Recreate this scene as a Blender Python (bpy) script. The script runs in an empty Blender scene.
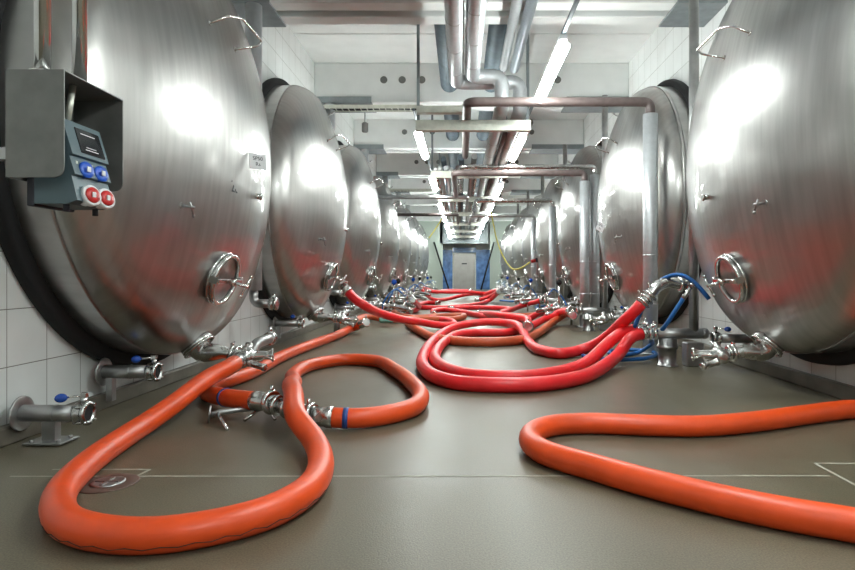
import bpy, math, random
from mathutils import Vector as V, Matrix
random.seed(7)
C = bpy.context.scene.collection
sc = bpy.context.scene
PI = math.pi
F, CX, CY, H = 600.0, 461.0, 274.0, 0.9

def P(px, py, z=0.0):                       # point of the hall at height z seen at a pixel
    d = F*(H-z)/(py-CY)
    return V(((px-CX)*d/F, d, z))
def PD(px, py, d):                          # point at depth d
    return V(((px-CX)*d/F, d, H-(py-CY)*d/F))

# ------------------------------------------------------------ materials
def nt(name):
    m = bpy.data.materials.new(name); m.use_nodes = True
    n = m.node_tree; b = n.nodes['Principled BSDF']
    return m, n, b
def simple(name, col, rough=.5, metal=0., noise=0., scale=8., bump=0., coat=0., rvar=0., coatr=.05, stretch=None):
    m, n, b = nt(name)
    b.inputs['Base Color'].default_value = (*col, 1)
    b.inputs['Roughness'].default_value = rough
    b.inputs['Metallic'].default_value = metal
    if coat:
        b.inputs['Coat Weight'].default_value = coat; b.inputs['Coat Roughness'].default_value = coatr
    tc = n.nodes.new('ShaderNodeTexCoord'); mp = n.nodes.new('ShaderNodeMapping')
    n.links.new(tc.outputs['Object'], mp.inputs[0])
    if stretch: mp.inputs['Scale'].default_value = stretch
    nz = n.nodes.new('ShaderNodeTexNoise'); nz.inputs['Scale'].default_value = scale; nz.inputs['Detail'].default_value = 5
    n.links.new(mp.outputs[0], nz.inputs['Vector'])
    if noise:
        r = n.nodes.new('ShaderNodeValToRGB'); r.color_ramp.elements[0].position = .3; r.color_ramp.elements[1].position = .7
        r.color_ramp.elements[0].color = (*[c*(1-noise) for c in col], 1)
        r.color_ramp.elements[1].color = (*[min(1, c*(1+noise)) for c in col], 1)
        n.links.new(nz.outputs['Fac'], r.inputs[0]); n.links.new(r.outputs[0], b.inputs['Base Color'])
    if rvar:
        mr = n.nodes.new('ShaderNodeMapRange'); mr.inputs[1].default_value = .3; mr.inputs[2].default_value = .7
        mr.inputs[3].default_value = rough-rvar; mr.inputs[4].default_value = rough+rvar
        n.links.new(nz.outputs['Fac'], mr.inputs[0]); n.links.new(mr.outputs[0], b.inputs['Roughness'])
    if bump:
        bp = n.nodes.new('ShaderNodeBump'); bp.inputs['Strength'].default_value = 1.; bp.inputs['Distance'].default_value = bump
        n.links.new(nz.outputs['Fac'], bp.inputs['Height']); n.links.new(bp.outputs[0], b.inputs['Normal'])
    return m

M = {}
M['steel'] = simple('steel', (.56, .56, .55), .24, 1, .1, 14, 0, 0, .07)
M['steel_dull'] = simple('steel_dull', (.42, .42, .42), .38, 1, .15, 10, 0, 0, .08)
M['chrome'] = simple('chrome', (.68, .68, .67), .12, 1, .04, 10)
M['hood_steel'] = simple('hood_steel', (.20, .20, .19), .5, .6, .18, 9, 0, 0, .08)
M['insul'] = simple('insul', (.56, .58, .60), .42, .55, .08, 20, .002, 0, .08)
M['foil'] = simple('foil', (.55, .60, .66), .3, 1, .1, 40, .012)
M['duct'] = simple('duct', (.13, .17, .20), .55, .2, .15, 6)
M['brown'] = simple('brown', (.125, .095, .09), .45, .0, .15, 14)
M['black'] = simple('black', (.006, .006, .007), .8, 0, .2, 30, .001)
M['paint'] = simple('paint', (.84, .86, .845), .55, 0, .04, 3)
M['zinc'] = simple('zinc', (.58, .59, .52), .42, .6, .12, 12)
M['bracket'] = simple('bracket', (.25, .28, .29), .5, .3, .12, 8)
M['curb'] = simple('curb', (.135, .12, .095), .45, 0, .25, 6, .002)
M['line'] = simple('line', (.42, .40, .33), .6, 0, .2, 20)
M['rust'] = simple('rust', (.12, .055, .04), .6, 0, .4, 12)
M['orange'] = simple('orange', (.80, .078, .010), .42, 0, .12, 5, .0006, .10, .06, .22)
M['orange2'] = simple('orange2', (.62, .11, .04), .45, 0, .16, 7, .0006)
M['red'] = simple('red', (.86, .022, .028), .42, 0, .1, 6, .0006, .1, .05, .25)
M['blue'] = simple('blue', (.012, .13, .42), .4, 0, .1, 8)
M['blueball'] = simple('blueball', (.01, .07, .40), .25, 0, 0, 8)
M['redball'] = simple('redball', (.45, .01, .01), .3)
M['yellow'] = simple('yellow', (.70, .62, .12), .5)
M['tape'] = simple('tape', (.02, .07, .30), .4)
M['white'] = simple('white', (.75, .75, .77), .45)
M['ink'] = simple('ink', (.012, .012, .02), .6)
M['boxgrey'] = simple('boxgrey', (.085, .13, .15), .4, 0, .05, 8)
M['sockred'] = simple('sockred', (.55, .03, .03), .35)
M['sockblue'] = simple('sockblue', (.015, .09, .5), .35)
M['doorsteel'] = simple('doorsteel', (.36, .35, .33), .42, .85, .08, 3)
M['curtain'] = simple('curtain', (.10, .22, .48), .25, 0, .5, 3, 0, .4)
M['partition'] = simple('partition', (.38, .43, .38), .5)
M['teal'] = simple('teal', (.25, .52, .45), .5)
M['hole'] = simple('hole', (.16, .16, .15), .7)
M['marker'] = simple('marker', (.02, .012, .01), .6)
M['rim'] = simple('rim', (.12, .07, .055), .5)

# polished tank steel: fine brushed streaks, hazy and sharper gloss together
m, n, b = nt('tank_steel')
b.inputs['Metallic'].default_value = 1
tc = n.nodes.new('ShaderNodeTexCoord'); mp = n.nodes.new('ShaderNodeMapping'); mp.inputs['Scale'].default_value = (1, 7, .6)
n.links.new(tc.outputs['Object'], mp.inputs[0])
nz = n.nodes.new('ShaderNodeTexNoise'); nz.inputs['Scale'].default_value = 3; nz.inputs['Detail'].default_value = 7
n.links.new(mp.outputs[0], nz.inputs['Vector'])
n2 = n.nodes.new('ShaderNodeTexNoise'); n2.inputs['Scale'].default_value = 1.7; n2.inputs['Detail'].default_value = 3
n.links.new(tc.outputs['Object'], n2.inputs['Vector'])
r = n.nodes.new('ShaderNodeValToRGB'); r.color_ramp.elements[0].position = .3; r.color_ramp.elements[1].position = .72
r.color_ramp.elements[0].color = (.40, .39, .375, 1); r.color_ramp.elements[1].color = (.49, .48, .465, 1)
n.links.new(nz.outputs['Fac'], r.inputs[0]); n.links.new(r.outputs[0], b.inputs['Base Color'])
mr = n.nodes.new('ShaderNodeMapRange'); mr.inputs[1].default_value = .3; mr.inputs[2].default_value = .7
mr.inputs[3].default_value = .31; mr.inputs[4].default_value = .40
n.links.new(n2.outputs['Fac'], mr.inputs[0]); n.links.new(mr.outputs[0], b.inputs['Roughness'])
bp = n.nodes.new('ShaderNodeBump'); bp.inputs['Strength'].default_value = .5; bp.inputs['Distance'].default_value = .012
n3 = n.nodes.new('ShaderNodeTexNoise'); n3.inputs['Scale'].default_value = 2.6; n3.inputs['Detail'].default_value = 2
n.links.new(tc.outputs['Object'], n3.inputs['Vector'])
n.links.new(n3.outputs['Fac'], bp.inputs['Height']); n.links.new(bp.outputs[0], b.inputs['Normal'])
b.inputs['Coat Weight'].default_value = .8; b.inputs['Coat Roughness'].default_value = .07
n.links.new(bp.outputs[0], b.inputs['Coat Normal'])
M['tank'] = m

# glazed square wall tiles with thin grey joints
def tile_mat(name, axes, off):
    m, n, b = nt(name)
    tc = n.nodes.new('ShaderNodeTexCoord'); sp = n.nodes.new('ShaderNodeSeparateXYZ')
    n.links.new(tc.outputs['Object'], sp.inputs[0])
    def math_(op, a, b_=None):
        q = n.nodes.new('ShaderNodeMath'); q.operation = op
        for i, v in enumerate((a, b_)):
            if v is None: continue
            if isinstance(v, (int, float)): q.inputs[i].default_value = v
            else: n.links.new(v, q.inputs[i])
        return q.outputs[0]
    ds = []
    for ax, of in zip(axes, off):
        t = math_('DIVIDE', math_('SUBTRACT', sp.outputs[ax], of), .31)
        fr = math_('FRACT', t)
        ds.append(math_('MINIMUM', fr, math_('SUBTRACT', 1., fr)))
    mn = math_('MINIMUM', ds[0], ds[1])
    g = math_('LESS_THAN', mn, .0075)
    nz = n.nodes.new('ShaderNodeTexNoise'); nz.inputs['Scale'].default_value = 2.2; nz.inputs['Detail'].default_value = 6
    n.links.new(tc.outputs['Object'], nz.inputs['Vector'])
    r = n.nodes.new('ShaderNodeValToRGB'); r.color_ramp.elements[0].position = .3; r.color_ramp.elements[1].position = .7
    r.color_ramp.elements[0].color = (.72, .74, .725, 1); r.color_ramp.elements[1].color = (.80, .82, .81, 1)
    n.links.new(nz.outputs['Fac'], r.inputs[0])
    mx = n.nodes.new('ShaderNodeMix'); mx.data_type = 'RGBA'
    n.links.new(g, mx.inputs[0]); n.links.new(r.outputs[0], mx.inputs[6]); mx.inputs[7].default_value = (.20, .19, .17, 1)
    n.links.new(mx.outputs[2], b.inputs['Base Color'])
    ro = math_('MULTIPLY_ADD', g, .5); ro.node.inputs[2].default_value = .22
    n.links.new(ro, b.inputs['Roughness'])
    bp = n.nodes.new('ShaderNodeBump'); bp.inputs['Distance'].default_value = .003; bp.invert = True
    n.links.new(g, bp.inputs['Height']); n.links.new(bp.outputs[0], b.inputs['Normal'])
    return m
M['tile'] = tile_mat('tile', ('Y', 'Z'), (3.21, .09))
M['tile_end'] = tile_mat('tile_end', ('X', 'Z'), (0, .09))

# damp screed floor
m, n, b = nt('floor_screed')
tc = n.nodes.new('ShaderNodeTexCoord')
a1 = n.nodes.new('ShaderNodeTexNoise'); a1.inputs['Scale'].default_value = .9; a1.inputs['Detail'].default_value = 6; a1.inputs['Roughness'].default_value = .6
a2 = n.nodes.new('ShaderNodeTexNoise'); a2.inputs['Scale'].default_value = 160; a2.inputs['Detail'].default_value = 2
mp = n.nodes.new('ShaderNodeMapping'); mp.inputs['Scale'].default_value = (1, .45, 1)
n.links.new(tc.outputs['Object'], mp.inputs[0]); n.links.new(mp.outputs[0], a1.inputs['Vector']); n.links.new(tc.outputs['Object'], a2.inputs['Vector'])
r1 = n.nodes.new('ShaderNodeValToRGB'); r1.color_ramp.elements[0].position = .32; r1.color_ramp.elements[1].position = .68
r1.color_ramp.elements[0].color = (.108, .092, .060, 1); r1.color_ramp.elements[1].color = (.165, .143, .098, 1)
n.links.new(a1.outputs['Fac'], r1.inputs[0])
r2 = n.nodes.new('ShaderNodeValToRGB'); r2.color_ramp.elements[0].position = .35; r2.color_ramp.elements[1].position = .68
r2.color_ramp.elements[0].color = (.72, .72, .72, 1); r2.color_ramp.elements[1].color = (1.22, 1.22, 1.22, 1)
n.links.new(a2.outputs['Fac'], r2.inputs[0])
mx = n.nodes.new('ShaderNodeMix'); mx.data_type = 'RGBA'; mx.blend_type = 'MULTIPLY'; mx.inputs[0].default_value = 1; mx.clamp_result = False
n.links.new(r1.outputs[0], mx.inputs[6]); n.links.new(r2.outputs[0], mx.inputs[7]); n.links.new(mx.outputs[2], b.inputs['Base Color'])
mr = n.nodes.new('ShaderNodeMapRange'); mr.inputs[1].default_value = .35; mr.inputs[2].default_value = .65; mr.inputs[3].default_value = .30; mr.inputs[4].default_value = .46
n.links.new(a1.outputs['Fac'], mr.inputs[0]); n.links.new(mr.outputs[0], b.inputs['Roughness'])
bp = n.nodes.new('ShaderNodeBump'); bp.inputs['Distance'].default_value = .0008
n.links.new(a2.outputs['Fac'], bp.inputs['Height']); n.links.new(bp.outputs[0], b.inputs['Normal'])
M['floor'] = m

m, n, b = nt('tube_light')
b.inputs['Emission Color'].default_value = (.93, 1, .97, 1); b.inputs['Emission Strength'].default_value = 60
M['glow'] = m
m, n, b = nt('screen_glass')
b.inputs['Base Color'].default_value = (.01, .012, .015, 1); b.inputs['Roughness'].default_value = .12
M['screen'] = m

# ------------------------------------------------------------ mesh builder
class MB:
    def __init__(s): s.v = []; s.f = []; s.m = []; s.s = []
    def face(s, ids, mi=0, sm=False): s.f.append(tuple(ids)); s.m.append(mi); s.s.append(sm)
    def box(s, c, d, R=None, mi=0, bev=0.):
        c = V(c); hx, hy, hz = d[0]/2, d[1]/2, d[2]/2
        R = R or Matrix.Identity(3)
        if bev:
            # chamfered box: each corner split in three
            b_ = min(bev, hx*.9, hy*.9, hz*.9); o = len(s.v); idx = {}
            for sx in (-1, 1):
                for sy in (-1, 1):
                    for sz in (-1, 1):
                        for k, q in enumerate(((hx, hy-b_, hz-b_), (hx-b_, hy, hz-b_), (hx-b_, hy-b_, hz))):
                            idx[(sx, sy, sz, k)] = len(s.v); s.v.append(c + R @ V((sx*q[0], sy*q[1], sz*q[2])))
            def add(l):
                pts = [s.v[i] for i in l]; cen = sum(pts, V())/len(pts)
                nn = V()
                for i in range(len(pts)): nn += (pts[i]-cen).cross(pts[(i+1) % len(pts)]-cen)
                if nn.dot(cen-c) < 0: l = l[::-1]
                s.face(l, mi)
            for sg in (-1, 1):
                add([idx[(sg, a, e, 0)] for a, e in ((-1, -1), (1, -1), (1, 1), (-1, 1))])
                add([idx[(a, sg, e, 1)] for a, e in ((-1, -1), (1, -1), (1, 1), (-1, 1))])
                add([idx[(a, e, sg, 2)] for a, e in ((-1, -1), (1, -1), (1, 1), (-1, 1))])
            for a in (-1, 1):
                for e in (-1, 1):
                    add([idx[(a, e, -1, 0)], idx[(a, e, 1, 0)], idx[(a, e, 1, 1)], idx[(a, e, -1, 1)]])
                    add([idx[(a, -1, e, 0)], idx[(a, 1, e, 0)], idx[(a, 1, e, 2)], idx[(a, -1, e, 2)]])
                    add([idx[(-1, a, e, 1)], idx[(1, a, e, 1)], idx[(1, a, e, 2)], idx[(-1, a, e, 2)]])
                    for g in (-1, 1): add([idx[(a, e, g, 0)], idx[(a, e, g, 1)], idx[(a, e, g, 2)]])
            return s
        o = len(s.v)
        for x in (-hx, hx):
            for y in (-hy, hy):
                for z in (-hz, hz): s.v.append(c + R @ V((x, y, z)))
        for q in ((0, 1, 3, 2), (4, 6, 7, 5), (0, 4, 5, 1), (2, 3, 7, 6), (0, 2, 6, 4), (1, 5, 7, 3)):
            s.face([o+i for i in q], mi)
        return s
    def ring_strip(s, rings, mi=0, sm=True, closed=True):
        for a, b_ in zip(rings[:-1], rings[1:]):
            k = len(a)
            for i in range(k if closed else k-1):
                j = (i+1) % k
                s.face((a[i], a[j], b_[j], b_[i]), mi, sm)
    def lathe(s, o, axis, prof, n=24, mi=0, caps=True, ry=1., up=None):
        o = V(o); ax = V(axis).normalized()
        up = V(up) if up else (V((0, 0, 1)) if abs(ax.z) < .9 else V((0, 1, 0)))
        u = up.cross(ax).normalized(); w = ax.cross(u)
        rings = []
        for t, r in prof:
            l = []
            for i in range(n):
                a = 2*PI*i/n
                l.append(len(s.v)); s.v.append(o + ax*t + u*(r*math.cos(a)) + w*(r*ry*math.sin(a)))
            rings.append(l)
        s.ring_strip(rings, mi)
        if caps:
            if prof[0][1] > 1e-4: s.face(rings[0][::-1], mi)
            if prof[-1][1] > 1e-4: s.face(rings[-1], mi)
        return s
    def cyl(s, a, b_, r, n=16, mi=0, r2=None):
        a = V(a); b_ = V(b_); L = (b_-a).length
        r2 = r if r2 is None else r2
        return s.lathe(a, b_-a, [(0, r), (L, r2)], n, mi)
    def tube(s, pts, r, n=12, mi=0, caps=True):
        pts = [V(p) for p in pts]; N = len(pts)
        rr = r if isinstance(r, (list, tuple)) else [r]*N
        tg = []
        for i in range(N):
            t = pts[min(i+1, N-1)] - pts[max(i-1, 0)]
            tg.append(t.normalized())
        u = V((0, 0, 1)).cross(tg[0])
        if u.length < .1: u = V((0, 1, 0)).cross(tg[0])
        u.normalize(); rings = []
        for i in range(N):
            u = (u - tg[i]*u.dot(tg[i])).normalized(); w = tg[i].cross(u)
            l = []
            for k in range(n):
                a = 2*PI*k/n; l.append(len(s.v)); s.v.append(pts[i] + u*(rr[i]*math.cos(a)) + w*(rr[i]*math.sin(a)))
            rings.append(l)
        s.ring_strip(rings, mi)
        if caps: s.face(rings[0][::-1], mi); s.face(rings[-1], mi)
        return s
    def torus(s, c, axis, R, r, n=32, k=10, mi=0, ry=1., up=None):
        c = V(c); ax = V(axis).normalized()
        up = V(up) if up else (V((0, 0, 1)) if abs(ax.z) < .9 else V((0, 1, 0)))
        u = up.cross(ax).normalized(); w = ax.cross(u); rings = []
        for i in range(n):
            a = 2*PI*i/n; d = u*math.cos(a) + w*(ry*math.sin(a)); e = d.normalized(); l = []
            for j in range(k):
                q = 2*PI*j/k; l.append(len(s.v)); s.v.append(c + d*R + e*(r*math.cos(q)) + ax*(r*math.sin(q)))
            rings.append(l)
        s.ring_strip(rings+[rings[0]], mi)
        return s
    def ball(s, c, r, n=16, mi=0, axis=(0, 0, 1), sq=1.):
        return s.lathe(c, axis, [(-r*sq*math.cos(PI*i/10), max(1e-5, r*math.sin(PI*i/10))) for i in range(11)], n, mi, caps=False)
    def build(s, name, mats, parent=None, mirror=False, origin=None):
        if not isinstance(mats, (list, tuple)): mats = [mats]
        o_ = V(origin) if origin is not None else V()
        vs = [v - o_ for v in s.v]; fs = s.f
        if mirror: vs = [V((-v.x, v.y, v.z)) for v in vs]; fs = [f[::-1] for f in fs]
        me = bpy.data.meshes.new(name); me.from_pydata([tuple(v) for v in vs], [], fs)
        for q in mats: me.materials.append(M[q] if isinstance(q, str) else q)
        me.polygons.foreach_set('material_index', s.m); me.polygons.foreach_set('use_smooth', s.s)
        me.update()
        ob = bpy.data.objects.new(name, me); C.objects.link(ob)
        if parent is not None: ob.parent = parent
        elif origin is not None: ob.location = o_
        return ob

def tag(o, label=None, cat=None, group=None, kind=None):
    if label: o['label'] = label
    if cat: o['category'] = cat
    if group: o['group'] = group
    if kind: o['kind'] = kind
    return o
def thing(name, label, cat, loc=(0, 0, 0), group=None):
    e = bpy.data.objects.new(name, None); C.objects.link(e); e.location = loc; e.empty_display_size = .1
    return tag(e, label, cat, group)
def kids(o): return [c for c in bpy.data.objects if c.parent == o]
def dup(o, parent=None):
    ch = kids(o); c = o.copy(); C.objects.link(c); c.parent = parent
    for k in ch: dup(k, c)
    return c
def dup_thing(o, loc, label, group=None):
    c = dup(o); c.location = loc; c['label'] = label
    if group: c['group'] = group
    return c
def spline(pts, step=.05):
    pts = [V(p) for p in pts]; q = [pts[0]*2-pts[1]] + pts + [pts[-1]*2-pts[-2]]; out = []
    for i in range(1, len(q)-2):
        p0, p1, p2, p3 = q[i-1:i+3]
        def tj(ti, a, b_): return ti + max((b_-a).length, 1e-4)**.5
        t0 = 0; t1 = tj(t0, p0, p1); t2 = tj(t1, p1, p2); t3 = tj(t2, p2, p3)
        k = max(2, int((p2-p1).length/step))
        for j in range(k):
            t = t1 + (t2-t1)*j/k
            A1 = p0*((t1-t)/(t1-t0)) + p1*((t-t0)/(t1-t0)); A2 = p1*((t2-t)/(t2-t1)) + p2*((t-t1)/(t2-t1)); A3 = p2*((t3-t)/(t3-t2)) + p3*((t-t2)/(t3-t2))
            B1 = A1*((t2-t)/(t2-t0)) + A2*((t-t0)/(t2-t0)); B2 = A2*((t3-t)/(t3-t1)) + A3*((t-t1)/(t3-t1))
            out.append(B1*((t2-t)/(t2-t1)) + B2*((t-t1)/(t2-t1)))
    out.append(pts[-1])
    return out
def smooth_path(p, it=2):
    p = [V(q) for q in p]
    for _ in range(it):
        p = [p[0]] + [(p[i-1]+p[i]*2+p[i+1])/4 for i in range(1, len(p)-1)] + [p[-1]]
    return p
def bends(pts, r=.12, k=7):                       # polyline with rounded corners
    pts = [V(p) for p in pts]; out = [pts[0]]
    for i in range(1, len(pts)-1):
        a = (pts[i-1]-pts[i]); c = (pts[i+1]-pts[i]); q = min(r, a.length*.49, c.length*.49)
        a = pts[i]+a.normalized()*q; c = pts[i]+c.normalized()*q
        for j in range(k+1):
            t = j/k; out.append(a*(1-t)**2 + pts[i]*2*t*(1-t) + c*t*t)
    out.append(pts[-1]); return out
def text_mesh(txt, size, mat, name, parent, loc, rot):
    cu = bpy.data.curves.new(name, 'FONT'); cu.body = txt; cu.size = size; cu.align_x = 'CENTER'; cu.align_y = 'CENTER'; cu.extrude = .0006
    t = bpy.data.objects.new(name+'_tmp', cu); me = bpy.data.meshes.new_from_object(t)
    bpy.data.objects.remove(t); bpy.data.curves.remove(cu)
    me.materials.clear(); me.materials.append(M[mat])
    o = bpy.data.objects.new(name, me); C.objects.link(o); o.parent = parent; o.location = loc; o.rotation_euler = rot
    return o
ORD = ['nearest', 'second', 'third', 'fourth', 'fifth', 'sixth', 'seventh', 'eighth', 'farthest']

# ------------------------------------------------------------ the hall
XL, XR, Y0, Y1, ZC, ZB = -2.43, 2.78, -4.0, 35.0, 4.40, 3.75
PITCH = 3.65
def struct(mb, name, mats, label=None):
    o = mb.build(name, mats); o['kind'] = 'structure'
    if label: o['label'] = label
    return o
fl = MB().box(((XL+XR)/2, (Y0+Y1)/2, -.05), (XR-XL+.4, Y1-Y0+.4, .1))
def strip(mb, a, b_, w, mi):
    a = V(a); b_ = V(b_); d = (b_-a); L = d.length; d.normalize(); nn = V((-d.y, d.x, 0))*w/2
    o = len(mb.v); mb.v += [a-nn, b_-nn, b_+nn, a+nn]
    for q in mb.v[-4:]: q.z = .0012
    mb.face((o, o+1, o+2, o+3), mi)
strip(fl, P(10, 476.5), P(830, 476), .012, 1)
dl = [P(77, 494), P(112, 470.3), P(161, 470), P(140, 479)]
dx0, dx1, dy0, dy1 = -1.88, -1.46, 2.36, 2.76
for a, b_ in (((dx0, dy1), (dx1+.03, dy1)), ((dx1, dy0+.2), (dx1+.03, dy1))): strip(fl, (*a, 0), (*b_, 0), .014, 1)
ex0, ex1, ey0, ey1 = 1.68, 2.1, 2.44, 2.85
for a, b_ in (((ex0, ey1), (ex1, ey1)), ((ex0, ey0), (ex0, ey1)), ((ex0, ey0), (ex1, ey0))): strip(fl, (*a, 0), (*b_, 0), .014, 1)
struct(fl, 'floor', ['floor', 'line'])
struct(MB().box((XL-.1, (Y0+Y1)/2, ZC/2), (.2, Y1-Y0, ZC)), 'wall_left', ['tile'])
struct(MB().box((XR+.1, (Y0+Y1)/2, ZC/2), (.2, Y1-Y0, ZC)), 'wall_right', ['tile'])
struct(MB().box(((XL+XR)/2, Y1+.1, ZC/2), (XR-XL+.4, .2, ZC)), 'wall_back', ['paint'])
struct(MB().box(((XL+XR)/2, Y0-.1, ZC/2), (XR-XL+.4, .2, ZC)), 'wall_front', ['tile_end'])
pt = MB().box(((XL-1.02)/2, 33.6, ZC/2), (-1.02-XL, .25, ZC)); struct(pt, 'wall_partition_left', ['partition'])
pt = MB().box(((XR+1.62)/2, 33.6, ZC/2), (XR-1.62, .25, ZC)); struct(pt, 'wall_partition_right', ['partition'])
pt = MB().box(((XR+XL)/2, 33.6, 3.5), (2.7, .25, 1.8)); struct(pt, 'wall_lintel', ['bracket'])
struct(MB().box((XL+.03, (Y0+Y1)/2, .05), (.06, Y1-Y0, .1), bev=.008), 'baseboard_left', ['curb'])
struct(MB().box((XR-.03, (Y0+Y1)/2, .055), (.06, Y1-Y0, .11), bev=.008), 'baseboard_right', ['curb'])
ce = MB().box(((XL+XR)/2, (Y0+Y1)/2, ZC+.1), (XR-XL+.4, Y1-Y0+.4, .2))
W = XR-XL
for k in range(-2, 8):
    d = 6.30 + PITCH*k
    ce.box(((XL+XR)/2, d+.10, (ZC+ZB)/2), (W, .20, ZC-ZB), bev=.01)
    ce.box(((XL+XR)/2, d+.46, (ZC+ZB)/2), (W, .20, ZC-ZB), bev=.01)
    ce.box(((XL+XR)/2, d+.28, ZC-.2), (W, .17, .36), mi=2)
    for x in (-1.28, -.975, -.65, 1.6):
        ce.lathe((x, d-.001, 4.12), (0, -1, 0), [(0, .06), (.004, .06), (.006, .052)], 20, 1)
    # shallow joints across the coffer
    ce.box(((XL+XR)/2, d-1.2, ZC-.006), (W, .03, .012), mi=1 if False else 0)
struct(ce, 'ceiling', ['paint', 'hole', 'bracket'])
# steel bearing brackets
for sgn, wall, ends in ((-1, XL, [-2.0, -1.48, -1.75, -1.8, -1.8]), (1, XR, [2.26, 1.75, 1.6, 1.75, 1.75])):
    for k in range(0, 5):
        d = 6.30 + PITCH*k; xe = ends[k]
        br = MB().box(((wall+xe)/2, d+.26, ZB-.012), (abs(wall-xe), .62, .024)).box(((wall+xe)/2, d-.04, ZB+.03), (abs(wall-xe), .014, .1))
        o = br.build('trim_%d' % (k+1 + (5 if sgn > 0 else 0)), 'bracket'); o['kind'] = 'structure'

# back end: door, blue curtains, transom
dr = thing('door_1', None, None, (.19, 34.97, 0)); dr['kind'] = 'structure'
MB().box((0, 0, 1.03), (1.24, .08, 2.06), bev=.01).build('door_leaf', 'doorsteel', dr)
MB().box((0, .01, 2.08), (1.36, .1, .05)).box((-.65, .01, 1.04), (.05, .1, 2.08)).box((.65, .01, 1.04), (.05, .1, 2.08)).build('door_frame', 'zinc', dr)
MB().box((0, -.05, 1.5), (.3, .02, .07)).build('door_sign', 'ink', dr)
for nm, x0, x1, lab in (('left', -1.4, -.5, 'blue plastic curtain hanging left of the steel end door'), ('right', .88, 1.95, 'blue plastic curtain hanging right of the steel end door')):
    mb = MB(); k = int((x1-x0)/.12)
    for i in range(k):
        x = x0+(i+.5)*(x1-x0)/k
        mb.box((x, 34.9-(i % 2)*.012, 1.16), ((x1-x0)/k*1.08, .006, 2.3))
    tag(mb.build('strip_curtain', 'curtain', origin=((x0+x1)/2, 34.9, 0)), lab, 'curtain')
mb = MB().box((.2, 34.9, 2.29), (1.36, .01, .3))
tag(mb.build('transom_panel', 'curtain', origin=(.2, 34.9, 2.14)), 'blue panel above the steel end door', 'panel')
for px0, px1, lab in ((434, 449, 'black slanting bar left of the far door'), (494, 481, 'black slanting bar right of the far door')):
    a = PD(px0, 242, 33.3); b_ = PD(px1, 288.2, 33.3); b_.z = .02
    tag(MB().tube([a, b_], .045, 8).build('slanting_bar', 'black', origin=b_), lab, 'bar')

# floor drains
def drain(x, y, label):
    t = thing('floor_drain', label, 'drain', (x, y, 0), 'floor drains')
    MB().lathe((0, 0, .0005), (0, 0, 1), [(0, .125), (.003, .12), (.004, .085)], 32).build('drain_rim', 'rim', t)
    g = MB().lathe((0, 0, .004), (0, 0, 1), [(0, .07), (.004, .07), (.007, .06), (.004, .05), (.0035, .0001)], 28)
    g.box((0, 0, .009), (.1, .012, .006)).box((0, 0, .009), (.012, .1, .006)); g.build('drain_cover', 'steel_dull', t)
drain(-1.52, 2.58, 'floor drain inside the orange hose loop at left')
drain(2.0, 2.66, 'floor drain at the right edge behind the orange hose')

# ------------------------------------------------------------ tanks
ZT = 1.86
P0, RT, RK, RC = .30, 1.56, .30, 3.3
HH = RC - math.sqrt((RC-RK)**2 - (RT-RK)**2)
PA = P0+HH
phi_t = math.asin((RT-RK)/(RC-RK))                 # crown edge angle
def dome_prof():
    pr = [(0.0, RT), (.24, RT), (.265, RT+.004), (.285, RT+.004), (P0, RT)]
    k = 14; amax = PI/2-phi_t
    for i in range(1, k+1):
        a = amax*i/k; pr.append((P0+RK*math.sin(a), (RT-RK)+RK*math.cos(a)))
    for i in range(1, 37):
        q = phi_t*(1-i/36); pr.append((PA-RC+RC*math.cos(q), max(RC*math.sin(q), 1e-5)))
    return pr
def on_dome(y, z):
    r = math.hypot(y, z)
    rt = RC*math.sin(phi_t)
    if r <= rt:
        c = math.sqrt(RC*RC-r*r); p = PA-RC+c; nr = r/RC; npp = c/RC
    else:
        e = min(1, (r-(RT-RK))/RK); a = math.acos(e); p = P0+RK*math.sin(a); nr = e; npp = math.sin(a)
    return V((p, y, z)), V((npp, nr*y/max(r, 1e-6), nr*z/max(r, 1e-6))).normalized()

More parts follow.
